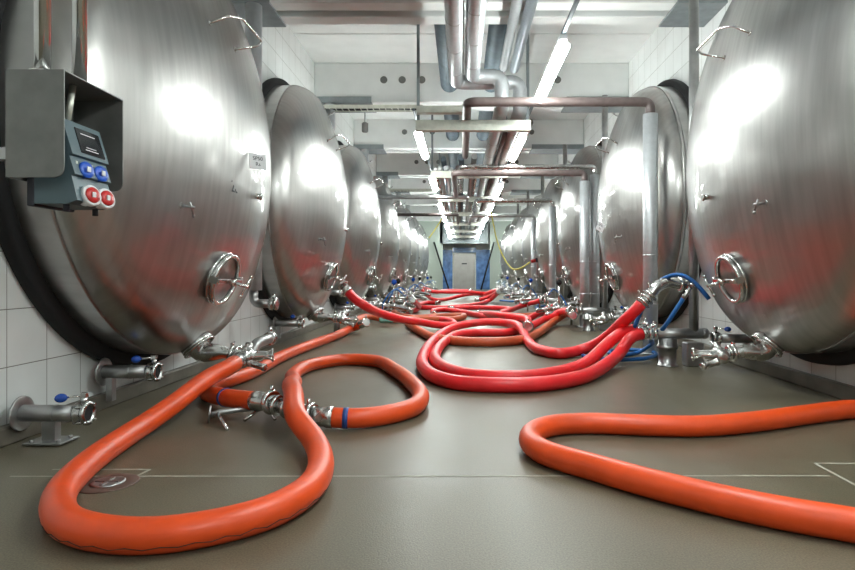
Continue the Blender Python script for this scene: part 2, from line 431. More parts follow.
def make_tank(mir, label):
    global P0, PA
    P0 = .235 if mir else .24; PA = P0+HH; yo = .17 if mir else -.05
    t = thing('storage_tank', label, 'tank')
    MB().lathe((0, 0, 0), (1, 0, 0), dome_prof(), 144, 0, caps=False).build('tank_head', 'tank', t, mir)
    s = MB().lathe((0, 0, 0), (1, 0, 0), [(0, 1.64), (.03, 1.65), (.07, 1.645), (.085, 1.63), (.085, 1.55)], 112, 0, caps=False)
    s.build('seal_ring', 'black', t, mir)
    # manway
    c, nn = on_dome(-.14+yo*.9, -.99)
    u = V((0, 1, 0)); u = (u-nn*u.dot(nn)).normalized(); w = nn.cross(u)
    R = Matrix((u, w, nn)).transposed()
    def L(a, b_, d): return c+u*a+w*b_+nn*d
    mw = MB()
    def oval(mb, A, B, r, dz, mi=0):
        n_ = 40; pts = []
        rings = []
        for i in range(n_):
            a = 2*PI*i/n_; l = []
            d = u*(A*math.cos(a)) + w*(B*math.sin(a)); e = (u*(math.cos(a)/A)+w*(math.sin(a)/B)).normalized()
            for j in range(8):
                q = 2*PI*j/8; l.append(len(mb.v)); mb.v.append(c+nn*dz+d+e*(r*math.cos(q))+nn*(r*math.sin(q)))
            rings.append(l)
        mb.ring_strip(rings+[rings[0]], mi)
    oval(mw, .185, .18, .017, .045)
    oval(mw, .195, .19, .010, .012)
    rings = []
    for dz in (-.01, .045):
        l = []
        for i in range(40):
            a = 2*PI*i/40; l.append(len(mw.v)); mw.v.append(L(.185*math.cos(a), .18*math.sin(a), dz))
        rings.append(l)
    mw.ring_strip(rings)
    mo = mw.build('manway', 'chrome', t, mir)
    ld = MB(); rings = []
    for q, dz in ((1., .03), (.93, .034), (.85, .02), (.5, .012), (.02, .008)):
        l = []
        for i in range(40):
            a = 2*PI*i/40; l.append(len(ld.v)); ld.v.append(L(.172*q*math.cos(a), .167*q*math.sin(a), dz))
        rings.append(l)
    ld.ring_strip(rings); ld.face(rings[-1]); ld.build('manway_lid', 'tank', mo, mir)
    ar = MB().box(L(0, 0, .075), (.40, .035, .03), R, bev=.006).box(L(-.19, 0, .05), (.03, .05, .06), R).box(L(.19, 0, .05), (.03, .05, .06), R)
    ar.cyl(L(.195, -.03, .07), L(.195, .03, .07), .014)
    ar.build('clamp_arm', 'chrome', mo, mir)
    sp = MB().cyl(L(.0, 0, .05), L(0, 0, .22), .013).lathe(L(0, 0, .09), nn, [(0, .03), (.03, .03), (.04, .018)], 16)
    sp.cyl(L(-.04, -.075, .205), L(.04, .075, .205), .008).ball(L(-.04, -.075, .205), .013).ball(L(.04, .075, .205), .013)
    sp.build('clamp_spindle', 'chrome', mo, mir)
    # lifting handle
    ys = .12 if mir else 0
    A, na = on_dome(-.45+ys, .77); B, nb = on_dome(-.10+ys, .72)
    pz = P0-.24
    hp = bends([A-na*.01, V((.79+pz, -.36+ys, .86)), V((.835+pz, -.22+ys, .90)), V((.885+pz, .07+ys, .845)), V((.86+pz, .04+ys, .80)), B-nb*.01], .03)
    h = MB().tube(hp, .009, 10).cyl(A, A+na*.006, .02).cyl(B, B+nb*.006, .02); h.build('lifting_handle', 'chrome', t, mir)
    # sample tap
    c2, n2_ = on_dome(-.76+yo, -.53+(.05 if mir else 0))
    tp = MB().cyl(c2-n2_*.005, c2+n2_*.008, .022).cyl(c2, c2+n2_*.10, .009).cyl(c2+n2_*.07+V((0, -.02, .03)), c2+n2_*.07+V((0, .03, -.045)), .007)
    tp.cyl(c2+n2_*.07+V((0, .03, -.045)), c2+n2_*.085+V((0, .0, -.06)), .008)
    tp.build('sample_tap', 'steel_dull', t, mir)
    # probe on the shoulder and a small gauge at the rim
    c3, n3_ = on_dome(.30, 1.30)
    MB().cyl(c3-n3_*.005, c3+n3_*.07, .008).cyl(c3+n3_*.06+V((0, -.02, 0)), c3+n3_*.09+V((0, .02, .02)), .012).build('vent_nozzle', 'steel_dull', t, mir)
    c4, n4_ = on_dome(.18, -.34)
    g = MB().cyl(c4-n4_*.01, c4+n4_*.04, .022, 24).lathe(c4+n4_*.04, n4_, [(0, .03), (.012, .03), (.014, .024)], 24)
    g.build('level_gauge', 'chrome', t, mir)
    # outlet neck: oval pad at the knuckle and a tapered spout
    ph = math.radians(40)
    q = V((P0+RK*math.sin(ph), -.05, -(RT-RK)-RK*math.cos(ph))); qn = V((math.sin(ph), 0, -math.cos(ph)))
    nk = MB().lathe(q-qn*.02, qn, [(0, .122), (.03, .125), (.042, .12), (.046, .10), (.046, .09)], 36)
    e = V((.70, -.08, .30-ZT))
    path = spline([q, q+qn*.07, e-V((.06, 0, -.012)), e], .02)
    N = len(path); nk.tube(path, [.095-(.095-.042)*min(1, i/(N*.85)) for i in range(N)], 24)
    nk.build('outlet_neck', 'steel', t, mir)
    MB().torus(q+qn*.028, qn, .120, .010, 36, 8).build('pad_rim', 'chrome', t, mir)
    return t

DL = [4.59+PITCH*k for k in range(8)]
DR = [4.64+PITCH*k for k in range(8)]
tl0 = make_tank(False, ''); tr0 = make_tank(True, '')
lefts, rights = [], []
for k in range(8):
    o = tl0 if k == 0 else dup(tl0)
    o.location = (XL, DL[k], ZT); o['label'] = ('%s domed steel tank from the camera on the left wall' % ORD[k]) if 0 < k < 7 else ('large nearest domed steel tank on the left wall behind the switch hood' if k == 0 else 'farthest domed steel tank at the end of the left wall')
    o['group'] = 'domed tanks along the left wall'; lefts.append(o)
    o = tr0 if k == 0 else dup(tr0)
    o.location = (XR, DR[k], ZT); o['label'] = ('%s domed steel tank from the camera on the right wall' % ORD[k]) if 0 < k < 7 else ('large nearest domed steel tank on the right wall, cut by the frame' if k == 0 else 'farthest domed steel tank at the end of the right wall')
    o['group'] = 'domed tanks along the right wall'; rights.append(o)
# tank numbers and little signs
c, nn = on_dome(-.24, -.33)
text_mesh('26', .13, 'ink', 'tank_number', lefts[0], c+nn*.004, (PI/2, 0, PI/2))
def plate(tank, loc, rz, lines, sx=1):
    pl = MB().box((0, 0, 0), (.13, .006, .12), bev=.002).build('sign_plate', 'white', tank); pl.location = loc; pl.rotation_euler = rz
    for i, s in enumerate(lines): text_mesh(s, .04, 'ink', 'sign_text', pl, (0, -.004, .022-.045*i), (PI/2, 0, 0))
plate(lefts[0], (.875, .0, -.10), (-.15, 0, .7), ['SP50', 'Rs'])
plate(rights[1], (-.88, -.12, -.32), (.0, .5, -.95), ['SP51', 'Rs'])
c, nn = on_dome(-.25, -1.28)
text_mesh('2', .08, 'steel_dull', 'tank_number', rights[0], (-c.x-nn.x*.004, c.y, c.z), (PI/2+.7, 0, -PI/2))

# ------------------------------------------------------------ outlet valves (one per tank)
def make_outlet(mir):
    t = thing('outlet_valve', '', 'valve')
    def clamp(mb, p, ax, r=.058): mb.lathe(V(p)-V(ax).normalized()*.014, ax, [(0, r*.75), (0, r), (.009, r*1.12), (.019, r*1.12), (.028, r), (.028, r*.75)], 28)
    m1 = MB(); clamp(m1, (.012, 0, 0), (1, 0, -.08)); m1.box((.012, .0, .07), (.022, .03, .03), bev=.004).cyl((.012, -.02, .075), (.012, .045, .085), .005)
    clamp(m1, (.045, 0, 0), (1, 0, -.08), .055)
    m1.build('clamp', 'chrome', t, mir)
    b_ = MB().cyl((.0, 0, 0), (.19, 0, -.02), .041, 24).ball((.12, 0, -.012), .062, 24).cyl((.12, -.075, -.02), (.12, .02, -.01), .04, 24)
    b_.lathe((.12, -.075, -.02), (0, -1, 0), [(0, .046), (.012, .05), (.022, .044), (.026, .02)], 24)
    b_.cyl((.12, 0, 0), (.12, .05, .07), .028, 20)
    b_.build('valve_body', 'steel', t, mir)
    f = MB().lathe((.17, 0, -.015), (1, .25, .02), [(0, .038), (.09, .032), (.12, .036), (.135, .052), (.145, .052), (.145, .036), (.10, .028)], 28, caps=False)
    f.build('ferrule', 'chrome', t, mir)
    h = MB().lathe((.14, -.05, -.055), (.16, -.06, -.035), [(0, .024), (.02, .030), (.022, .026), (.14, .024), (.15, .028), (.165, .028), (.165, .012)], 20)
    h.build('side_nozzle', 'steel', t, mir)
    w = MB().tube(bends([(.22, -.05, -.05), (.25, -.06, -.045), (.285, -.07, -.01), (.34, -.08, -.03)], .02), .006, 8)
    w.build('lever', 'chrome', t, mir)
    return t
ol = make_outlet(False); orr = make_outlet(True)
for k in range(8):
    a = ol if k == 0 else dup(ol); a.location = (XL+.70, DL[k]-.08, .30)
    a['label'] = 'steel outlet valve under the %s tank on the left wall' % ORD[k if k < 7 else 8]; a['group'] = 'outlet valves of the left tanks'
    a = orr if k == 0 else dup(orr); a.location = (XR-.70, DR[k]-.08, .30)
    a['label'] = 'steel outlet valve under the %s tank on the right wall' % ORD[k if k < 7 else 8]; a['group'] = 'outlet valves of the right tanks'

# ------------------------------------------------------------ wall stubs with butterfly valves
def make_stub(mir, foot):
    t = thing('wall_valve', '', 'valve')
    MB().lathe((.0, 0, 0), (1, 0, 0), [(0, .092), (.008, .092), (.010, .088), (.010, .05)], 32).build('wall_flange', 'steel_dull', t, mir)
    MB().cyl((.008, 0, 0), (.31, 0, 0), .044, 28).cyl((.18, 0, 0), (.186, 0, 0), .046, 28).build('pipe', 'steel_dull', t, mir)
    v = MB()
    v.lathe((.30, 0, 0), (1, 0, 0), [(0, .045), (0, .058), (.012, .062), (.02, .052), (.04, .052), (.048, .064), (.062, .064), (.066, .05), (.066, .043), (.01, .043)], 32, caps=False)
    for a in (.8, 2.4, 4., 5.5): v.cyl((.30, .058*math.cos(a), .058*math.sin(a)), (.372, .058*math.cos(a), .058*math.sin(a)), .007)
    v.cyl((.335, 0, .05), (.335, 0, .085), .016).box((.335, 0, .095), (.036, .03, .03), bev=.004)
    v.build('valve_body', 'steel', t, mir)
    MB().lathe((.30, 0, 0), (1, 0, 0), [(0, .0425), (.055, .0425), (.0551, .038), (.058, .0001)], 24).build('dark_bore', 'black', t, mir)  # black plug stands in for the shaded inside of the open end
    l = MB().cyl((.335, -.0, .095), (.25, -.03, .088), .006); lo = l.build('lever', 'chrome', t, mir)
    MB().ball((.235, -.035, .087), .024, 16, axis=(.85, .3, .05), sq=1.25).build('knob', 'blueball', lo, mir)
    if foot:
        MB().box((.16, 0, -.09), (.07, .05, .1)).box((.16, 0, -.146), (.2, .16, .01), bev=.002).cyl((.09, -.05, -.145), (.09, -.05, -.13), .01).cyl((.23, -.05, -.145), (.23, -.05, -.13), .01).cyl((.23, .05, -.145), (.23, .05, -.13), .01).build('foot', 'steel_dull', t, mir)
    else:
        MB().box((.05, 0, -.11), (.04, .05, .16)).build('foot', 'steel_dull', t, mir)
    return t
s = make_stub(False, True); s.location = (-2.345, 3.2, .158); s['label'] = 'blue-knobbed wall pipe valve on a bolted foot, lowest at left edge'
s = make_stub(False, False)
for k in range(6):
    a = s if k == 0 else dup(s); a.location = (-2.36, 3.96+PITCH*k, .255+(.02 if k else 0))
    a['label'] = 'blue-knobbed wall pipe valve under the %s tank on the left wall' % ORD[k]; a['group'] = 'wall pipe valves on the left'
s = make_stub(True, False)
for k in range(5):
    a = s if k == 0 else dup(s); a.location = (2.71, 5.6+PITCH*k, .30)
    a['label'] = 'wall pipe valve just beyond the %s tank on the right wall' % ORD[k]; a['group'] = 'wall pipe valves on the right'

# ------------------------------------------------------------ wall risers, left
def riser_left():
    t = thing('wall_riser', '', 'pipe')
    MB().lathe((0, 0, -2.98), (0, 0, 1), [(0, .05), (0, .085), (2.98, .085), (2.98, .05)], 28).lathe((0, 0, -1.5), (0, 0, 1), [(0, .0852), (.0, .088), (.03, .088), (.03, .0852)], 28).build('insulated_pipe', 'insul', t)
    b_ = MB().tube(bends([(0, 0, -2.97), (0, 0, -3.12), (.2, -.0, -3.12)], .11), .045, 18); b_.build('elbow', 'steel_dull', t)
    b_ = MB().lathe((.17, 0, -3.12), (1, 0, 0), [(0, .05), (0, .065), (.03, .07), (.04, .055), (.06, .07), (.08, .065), (.08, .04)], 24).cyl((.21, 0, -3.07), (.21, 0, -3.02), .016)
    b_.build('valve', 'steel', t)
    return t
r0 = riser_left()
for k in range(7):
    a = r0 if k == 0 else dup(r0); a.location = (-2.17, 6.28+PITCH*k, 3.71)
    a['label'] = 'insulated wall pipe dropping just past the %s left tank' % ORD[k]; a['group'] = 'insulated drop pipes on the left wall'
# floor pipes rising beside the left outlets
def floor_bend():
    t = thing('floor_pipe', '', 'pipe')
    MB().tube(bends([(0, 0, 0), (0, 0, .27), (.05, .25, .29), (.05, .32, .29)], .14), .048, 18).lathe((0, 0, 0), (0, 0, 1), [(0, .07), (.012, .07), (.014, .05)], 20).build('bent_pipe', 'steel_dull', t)
    MB().lathe((.05, .30, .29), (0, 1, 0), [(0, .045), (0, .062), (.02, .066), (.03, .055), (.05, .066), (.07, .062), (.07, .04)], 24).cyl((.05, .34, .34), (.05, .34, .40), .014).build('valve', 'steel', t)
    return t
f0 = floor_bend()
for k in range(5):
    a = f0 if k == 0 else dup(f0); a.location = (-1.86, 5.35+PITCH*k, 0)
    a['label'] = 'bent grey floor pipe with valve beyond the %s left tank' % ORD[k]; a['group'] = 'bent floor pipes at the left wall'

# ------------------------------------------------------------ right side: column pipes with horizontal manifolds
def manifold():
    t = thing('column_pipe', '', 'pipe')
    MB().cyl((0, 0, .3), (0, 0, 3.74), .047, 20).build('column', 'steel_dull', t)
    MB().box((-.01, 0, .115), (.17, .14, .23), bev=.01).build('pedestal', 'steel_dull', t)
    MB().tube([(.1, 0, .315), (-.42, 0, .315)], .052, 22).ball((.1, 0, .315), .056, 18).build('manifold_pipe', 'steel_dull', t)
    MB().lathe((-.26, 0, 0), (0, 0, 1), [(0, .1), (.012, .1), (.014, .085), (.17, .085), (.17, .1), (.20, .1), (.20, .09), (.27, .09)], 28).build('post', 'steel_dull', t)
    c_ = MB()
    for x in (-.42, -.37): c_.lathe((x, 0, .315), (-1, 0, 0), [(0, .05), (0, .066), (.02, .07), (.03, .066), (.03, .05)], 24)
    c_.cyl((-.38, 0, .37), (-.38, 0, .42), .012).cyl((-.38, -.04, .42), (-.38, .05, .42), .008)
    c_.build('clamp', 'chrome', t)
    return t
mf = manifold()
for k in range(6):
    a = mf if k == 0 else dup(mf); a.location = (2.29, 5.9+PITCH*k, 0)
    a['label'] = 'bare steel column pipe with floor manifold beyond the %s right tank' % ORD[k]; a['group'] = 'column pipes on the right'
# transfer elbow with clamps on the nearest column
t = thing('transfer_elbow', 'large curved steel elbow feeding the uppermost red hose at right', 'pipe', (2.29, 5.9, .8))
pp = [V(p) for p in ((-.05, 0, .0), (-.12, 0, .0), (-.25, -.0, .02), (-.36, -.02, -.02), (-.43, -.03, -.10), (-.50, -.04, -.17))]
MB().tube(spline(pp, .02), .055, 24).build('elbow_pipe', 'steel', t)
ax = (pp[5]-pp[4]).normalized()
for q in (.0, .05, .10): MB().lathe(pp[4]+ax*q, ax, [(0, .055), (0, .07), (.012, .076), (.024, .07), (.024, .055)], 26).build('clamp', 'chrome', t)
MB().lathe((-.12, 0, 0), (-1, 0, 0), [(0, .055), (0, .074), (.015, .08), (.03, .074), (.03, .055)], 26).build('clamp', 'chrome', t)
MB().lathe((-.07, 0, 0), (-1, 0, 0), [(0, .055), (0, .07), (.015, .07), (.02, .055)], 26).build('collar', 'chrome', t)
MB().cyl(pp[4]+V((0, 0, .06)), pp[4]+V((-.03, 0, .12)), .01).build('clamp_screw', 'chrome', t)
MB().cyl(pp[5]+V((-.02, 0, .06)), pp[5]+V((-.06, 0, .11)), .01).build('clamp_screw', 'chrome', t)
# insulated corridor risers with brown headers
def header(k, d, z, x0, x1, mat, label, r=.06, end='away', away=3.2, riser=True):
    t = thing('header_pipe', label, 'pipe', (x1, d, z))
    L = x0-x1
    pts = [(0, 0, -.16), (0, 0, 0), (L, 0, 0), (L+(-.0), away, .02)]
    if not riser: pts = [(.1, 0, 0), (L, 0, 0), (L, away, .02)]
    MB().tube(bends(pts, .13, 8), r, 20).build('painted_pipe', mat, t)
    if riser:
        u = MB().lathe((0, 0, -z), (0, 0, 1), [(0, .055), (0, .082), (z-.14, .082), (z-.14, .055)], 28)
        for q in (.55, 1.1): u.lathe((0, 0, -z+q), (0, 0, 1), [(0, .082), (0, .085), (.02, .085), (.02, .082)], 28)
        u.lathe((0, 0, -z), (0, 0, 1), [(0, .13), (.012, .13), (.012, .08)], 28)
        u.build('insulated_riser', 'insul', t)
    return t
header(0, 6.78, 2.845, .07, 2.14, 'brown', 'brown pipe crossing near the ceiling to the nearest silver riser', .053)
header(1, 10.2, 2.617, -.12, 2.10, 'brown', 'brown pipe crossing overhead to the second silver riser', .055)
header(2, 10.32, 2.745, .0, 2.30, 'steel', 'bare steel pipe crossing overhead just above the second brown one', .04)
header(3, 13.9, 2.6, .35, 2.12, 'steel', 'steel pipe crossing overhead to the third silver riser', .05)
header(4, 17.5, 2.6, .3, 2.12, 'steel_dull', 'steel pipe crossing overhead to the fourth silver riser', .05)
header(5, 13.75, 2.66, .15, -2.2, 'steel_dull', 'dull pipe crossing overhead towards the left wall', .045, riser=False)
header(6, 17.4, 2.62, -.1, -2.2, 'brown', 'brown pipe crossing overhead far back to the left wall', .045, riser=False)

# ------------------------------------------------------------ overhead services
def lpipe(name, x, z, r, y0, y1, mat, label, joints=0):
    mb = MB().cyl((x, y0, z), (x, y1, z), r, 24)
    if joints:
        y = y0+.6
        while y < y1: mb.lathe((x, y, z), (0, 1, 0), [(0, r), (0, r+.003), (.012, r+.003), (.012, r)], 24, caps=False); y += joints
    return tag(mb.build(name, mat, origin=(x, y0, z)), label, 'pipe')
lpipe('roof_duct', -.19, 4.06, .15, -3.9, 33.4, 'duct', 'left dark round duct running through the ceiling beams')
lpipe('roof_duct', .50, 4.06, .15, -3.9, 33.4, 'duct', 'right dark round duct running through the ceiling beams')
def bigpipe(x, xd, d, label):
    t = thing('insulated_pipe', label, 'pipe', (x, d, 3.27))
    r = .0875; pts = bends([(0, -3.9-d, 0), (0, 0, 0), (xd-x, .0, 0), (xd-x, 0, -.36), (xd-x, 33.0-d, -.36)], .13, 8)
    MB().tube(pts, r, 24).build('pipe_jacket', 'insul', t)
    j = MB()
    for i in range(1, 12): j.lathe((0, -.35*i*2+.2, 0), (0, 1, 0), [(0, r), (0, r+.003), (.014, r+.003), (.014, r)], 24, caps=False)
    for i in range(1, 22): j.lathe((xd-x, .9*i, -.36), (0, 1, 0), [(0, r), (0, r+.003), (.014, r+.003), (.014, r)], 24, caps=False)
    j.build('jacket_seam', 'steel_dull', t)
bigpipe(.135, .49, 7.2, 'right one of the two fat silver insulated pipes along the ceiling')
bigpipe(-.06, .73, 7.42, 'left one of the two fat silver insulated pipes along the ceiling')
lpipe('service_pipe', .56, 3.62, .055, -3.9, 7.9, 'insul', 'thin silver pipe right of the fat ceiling pipes')
lpipe('service_pipe', .70, 3.60, .06, -3.9, 7.9, 'foil', 'foil wrapped pipe right of the thin silver ceiling pipe')
bundle = [(-.48, 2.86, .03, 'steel'), (-.40, 2.87, .04, 'steel_dull'), (-.28, 2.88, .045, 'insul'), (-.17, 2.86, .03, 'steel'), (-.05, 2.88, .05, 'brown'),
          (.20, 2.87, .04, 'steel_dull'), (.30, 2.86, .03, 'steel'), (.79, 2.86, .02, 'steel'), (.61, 2.84, .035, 'brown'), (-.33, 3.05, .05, 'duct'), (.0, 3.08, .06, 'duct'), (.25, 3.1, .055, 'steel_dull'), (.95, 3.0, .05, 'brown')]
nm = ['outermost left thin pipe of the overhead bundle', 'dull pipe next to the outermost left one overhead', 'insulated pipe left of centre in the overhead bundle', 'bright thin pipe left of centre overhead',
      'brown pipe at the centre of the overhead bundle', 'dull pipe right of centre in the overhead bundle', 'bright thin pipe right of centre overhead', 'bright thin pipe at the right side beside the lights', 'thin brown pipe between the two fat silver pipes overhead',
      'dark pipe lying above the left of the overhead bundle', 'dark pipe lying above the centre of the overhead bundle', 'dull pipe lying above the right of the overhead bundle', 'brown pipe at the right edge of the overhead bundle']
for (x, z, r, mt), l in zip(bundle, nm):
    lpipe('overhead_pipe', x, z, r, 11.2 if x < .6 else 8.3, 33, mt, l)
# trapeze hangers
def trapeze():
    t = thing('pipe_hanger', '', 'hanger')
    MB().box((.15, 0, -.06), (1.42, .10, .012)).box((.15, -.045, -.0), (1.42, .008, .12)).box((.15, .045, 0), (1.42, .008, .12)).build('cross_channel', 'zinc', t)
    for x in (-.535, .835): MB().box((x, .06, .76), (.036, .03, 1.64)).build('drop_rod', 'bracket', t)
    return t
tz = trapeze()
for k in range(7):
    a = tz if k == 0 else dup(tz); a.location = (0, 7.45+PITCH*k, 2.74)
    a['label'] = '%s trapeze hanger with zinc channel carrying the overhead pipes' % (ORD[k] if k < 6 else ORD[8]); a['group'] = 'trapeze hangers under the ceiling'
tag(MB().box((-.24, 7.44, 2.93), (.62, .09, .09), bev=.005).build('support_channel', 'zinc', origin=(-.24, 7.44, 2.9)), 'short zinc channel above the nearest hanger, left side', 'channel')
# cable trays
def tray(x0, x1, y, z, label):
    t = thing('cable_tray', label, 'cable tray', ((x0+x1)/2, y, z)); L = x1-x0
    mb = MB().box((0, -.1, 0), (L, .01, .06)).box((0, .1, 0), (L, .01, .06))
    k = int(L/.1)
    for i in range(k+1): mb.box((-L/2+i*L/k, 0, -.025), (.012, .2, .008))
    mb.build('tray_rails', 'zinc', t)
    cb = MB()
    for q in range(4): cb.tube(spline([(-L/2, -.06+.04*q, .0), (-L/6, -.05+.04*q, -.01), (L/6, -.07+.04*q, .005), (L/2, -.06+.04*q, -.005)], .1), .012, 8)
    cb.build('cables', 'black', t)
tray(-2.35, -.62, 9.85, 3.62, 'cable tray crossing under the second beam on the left')
tray(-2.35, -.62, 17.2, 3.3, 'cable tray crossing farther back on the left')
t = thing('ceiling_sensor', 'small grey cylinder hanging below the ceiling at left', 'sensor', (-1.76, 11.0, 4.38))
MB().cyl((0, 0, 0), (0, 0, -.72), .012, 8).build('drop_rod', 'bracket', t)
MB().lathe((0, 0, -.88), (0, 0, 1), [(0, .05), (.02, .06), (.16, .06), (.18, .03)], 20).build('housing', 'hood_steel', t)

# ------------------------------------------------------------ luminaires
def luminaire():
    t = thing('tube_light', '', 'light')
    MB().box((0, .88, .06), (.07, 1.74, .06), bev=.01).build('housing', 'white', t)
    MB().box((0, .88, -.01), (.11, 1.76, .08), bev=.03).build('diffuser', 'glow', t)
    return t
lm = luminaire(); first = True
for xs, ys, side in ((.885, [5.15, 8.6, 13.4, 17.1, 20.7, 24.3, 28.0, 31.3], 'right'), (-.60, [8.38, 12.3, 17.0, 20.5, 24.2, 27.8, 31.2], 'left')):
    for k, y in enumerate(ys):
        a = lm if first else dup(lm); first = False
        a.location = (xs, y, 2.88)
        a['label'] = '%s glowing tube light in the %s ceiling row' % (ORD[k] if y < 31 else ORD[8], side); a['group'] = 'tube lights in two rows'
a = dup(lm); a.location = (.885, -1.9, 2.88); a['label'] = 'tube light behind the camera'; a['group'] = 'tube lights in two rows'
a = dup(lm); a.location = (.885, 1.6, 2.88); a['label'] = 'tube light straight above the camera'; a['group'] = 'tube lights in two rows'
tag(MB().box((.885, 14.5, 2.985), (.03, 36.8, .03)).build('light_rail', 'duct', origin=(.885, -3.9, 2.95)), 'grey rail above the right row of tube lights', 'rail')
tag(MB().box((-.60, 20.2, 2.985), (.03, 25.2, .03)).build('light_rail', 'duct', origin=(-.60, 7.6, 2.95)), 'grey rail above the left row of tube lights', 'rail')

# ------------------------------------------------------------ hooded socket box
XH, D1, D2 = -1.6, 2.42, 2.84
zt, hh, dp = 1.725, .435, .235
hd = thing('switch_hood', 'grey sheet steel hood hanging on two tubes at upper left', 'hood', (XH-dp/2, (D1+D2)/2, zt))
def side_panel(y):
    mb = MB(); r = .04; pts = [(-dp/2, 0), (dp/2, 0), (dp/2, -hh+r)] + [(dp/2-r+r*math.cos(a), -hh+r-r*math.sin(a)) for a in (.3, .6, .9, 1.2)] + [(dp/2-r, -hh), (-dp/2, -hh)]
    o = len(mb.v)
    for yy in (y-.0025, y+.0025):
        for x, z in pts: mb.v.append(V((x, yy, z)))
    k = len(pts); mb.face(range(o+k-1, o-1, -1)); mb.face(range(o+k, o+2*k))
    for i in range(k): j = (i+1) % k; mb.face((o+i, o+j, o+k+j, o+k+i))
    return mb
hw = (D2-D1)/2
side_panel(-hw).build('side_panel', 'hood_steel', hd); side_panel(hw).build('side_panel', 'hood_steel', hd)
MB().box((0, 0, -.0025), (dp, 2*hw, .005)).build('top_panel', 'hood_steel', hd)
MB().box((-dp/2, 0, -hh/2), (.005, 2*hw, hh)).build('back_panel', 'hood_steel', hd)
for yy in (2.47, 2.71):
    MB().cyl((-.005, yy-(D1+D2)/2, 0), (-.005, yy-(D1+D2)/2, 4.38-zt), .03, 24).lathe((-.005, yy-(D1+D2)/2, 0), (0, 0, 1), [(0, .05), (.006, .05), (.008, .03)], 20).build('hanging_tube', 'chrome', hd)
    MB()
MB().box((-.26, -.1, -.32), (.30, .05, .05)).build('arm', 'steel_dull', hd)
sb = thing('socket_box', 'blue-grey power socket box inside the steel hood', 'socket box', (XH-.10, 2.64, zt-.17))
def body(y0, y1, prof):
    mb = MB(); k = len(prof); o = 0
    for y in (y0, y1):
        for x, z in prof: mb.v.append(V((x, y, z)))
    mb.face(range(k)); mb.face(range(2*k-1, k-1, -1))
    for i in range(k): j = (i+1) % k; mb.face((i, i+k, j+k, j))
    return mb
prof = [(-.09, 0), (.03, 0), (.075, -.15), (.06, -.155), (.085, -.235), (.07, -.24), (.095, -.345), (.05, -.36), (-.09, -.36)]
body(-.13, .13, prof).build('enclosure', 'boxgrey', sb)
MB().box((-.10, 0, -.19), (.03, .27, .36), bev=.004).build('back_plate', 'ink', sb)
tl = math.atan2(.045, .15)
Rt = Matrix.Rotation(-tl, 3, 'Y')
dsp = MB().box((.055, .02, -.078), (.006, .17, .115), Rt, bev=.002).build('breaker_window', 'screen', sb)
dm = MB()
for z, L in ((.03, .1), (-.03, .07), (-.042, .09)): dm.box(V((.0595, .01, -.075))+Rt @ V((0, .0, z)), (.001, L, .004), Rt)
dm.build('window_print', 'white', dsp)
for yy in (-.055, .05):
    q = MB().lathe((.055, yy+.01, -.212), (1, -.25, .2), [(0, .033), (.02, .033), (.03, .036), (.036, .036), (.036, .02)], 20).build('blue_socket', 'sockblue', sb)
    MB().box((.098, yy+.0, -.204), (.004, .025, .022), bev=.001).build('socket_label', 'white', q)
    MB().box((.055, yy-.038, -.20), (.03, .012, .05)).build('latch', 'zinc', q)
    q = MB().lathe((.065, yy+.015, -.325), (1, -.3, .2), [(0, .038), (.02, .038), (.028, .046), (.048, .046), (.052, .040), (.048, .034)], 24).build('red_socket', 'white', sb)
    rr = MB().lathe((.113, yy+.001, -.315), (1, -.3, .2), [(0, .034), (.004, .034), (.006, .014)], 24).build('socket_cap', 'sockred', q)
    MB().box((.121, yy-.001, -.3135), (.004, .022, .022)).build('socket_label', 'white', rr)
for yy in (-.1, .1): MB().cyl((.03, yy, -.35), (.03, yy, -.39), .012).build('cable_gland', 'ink', sb)
MB().cyl((.0, -.05, -.005), (.012, -.03, .165), .013).build('feed_conduit', 'zinc', sb)

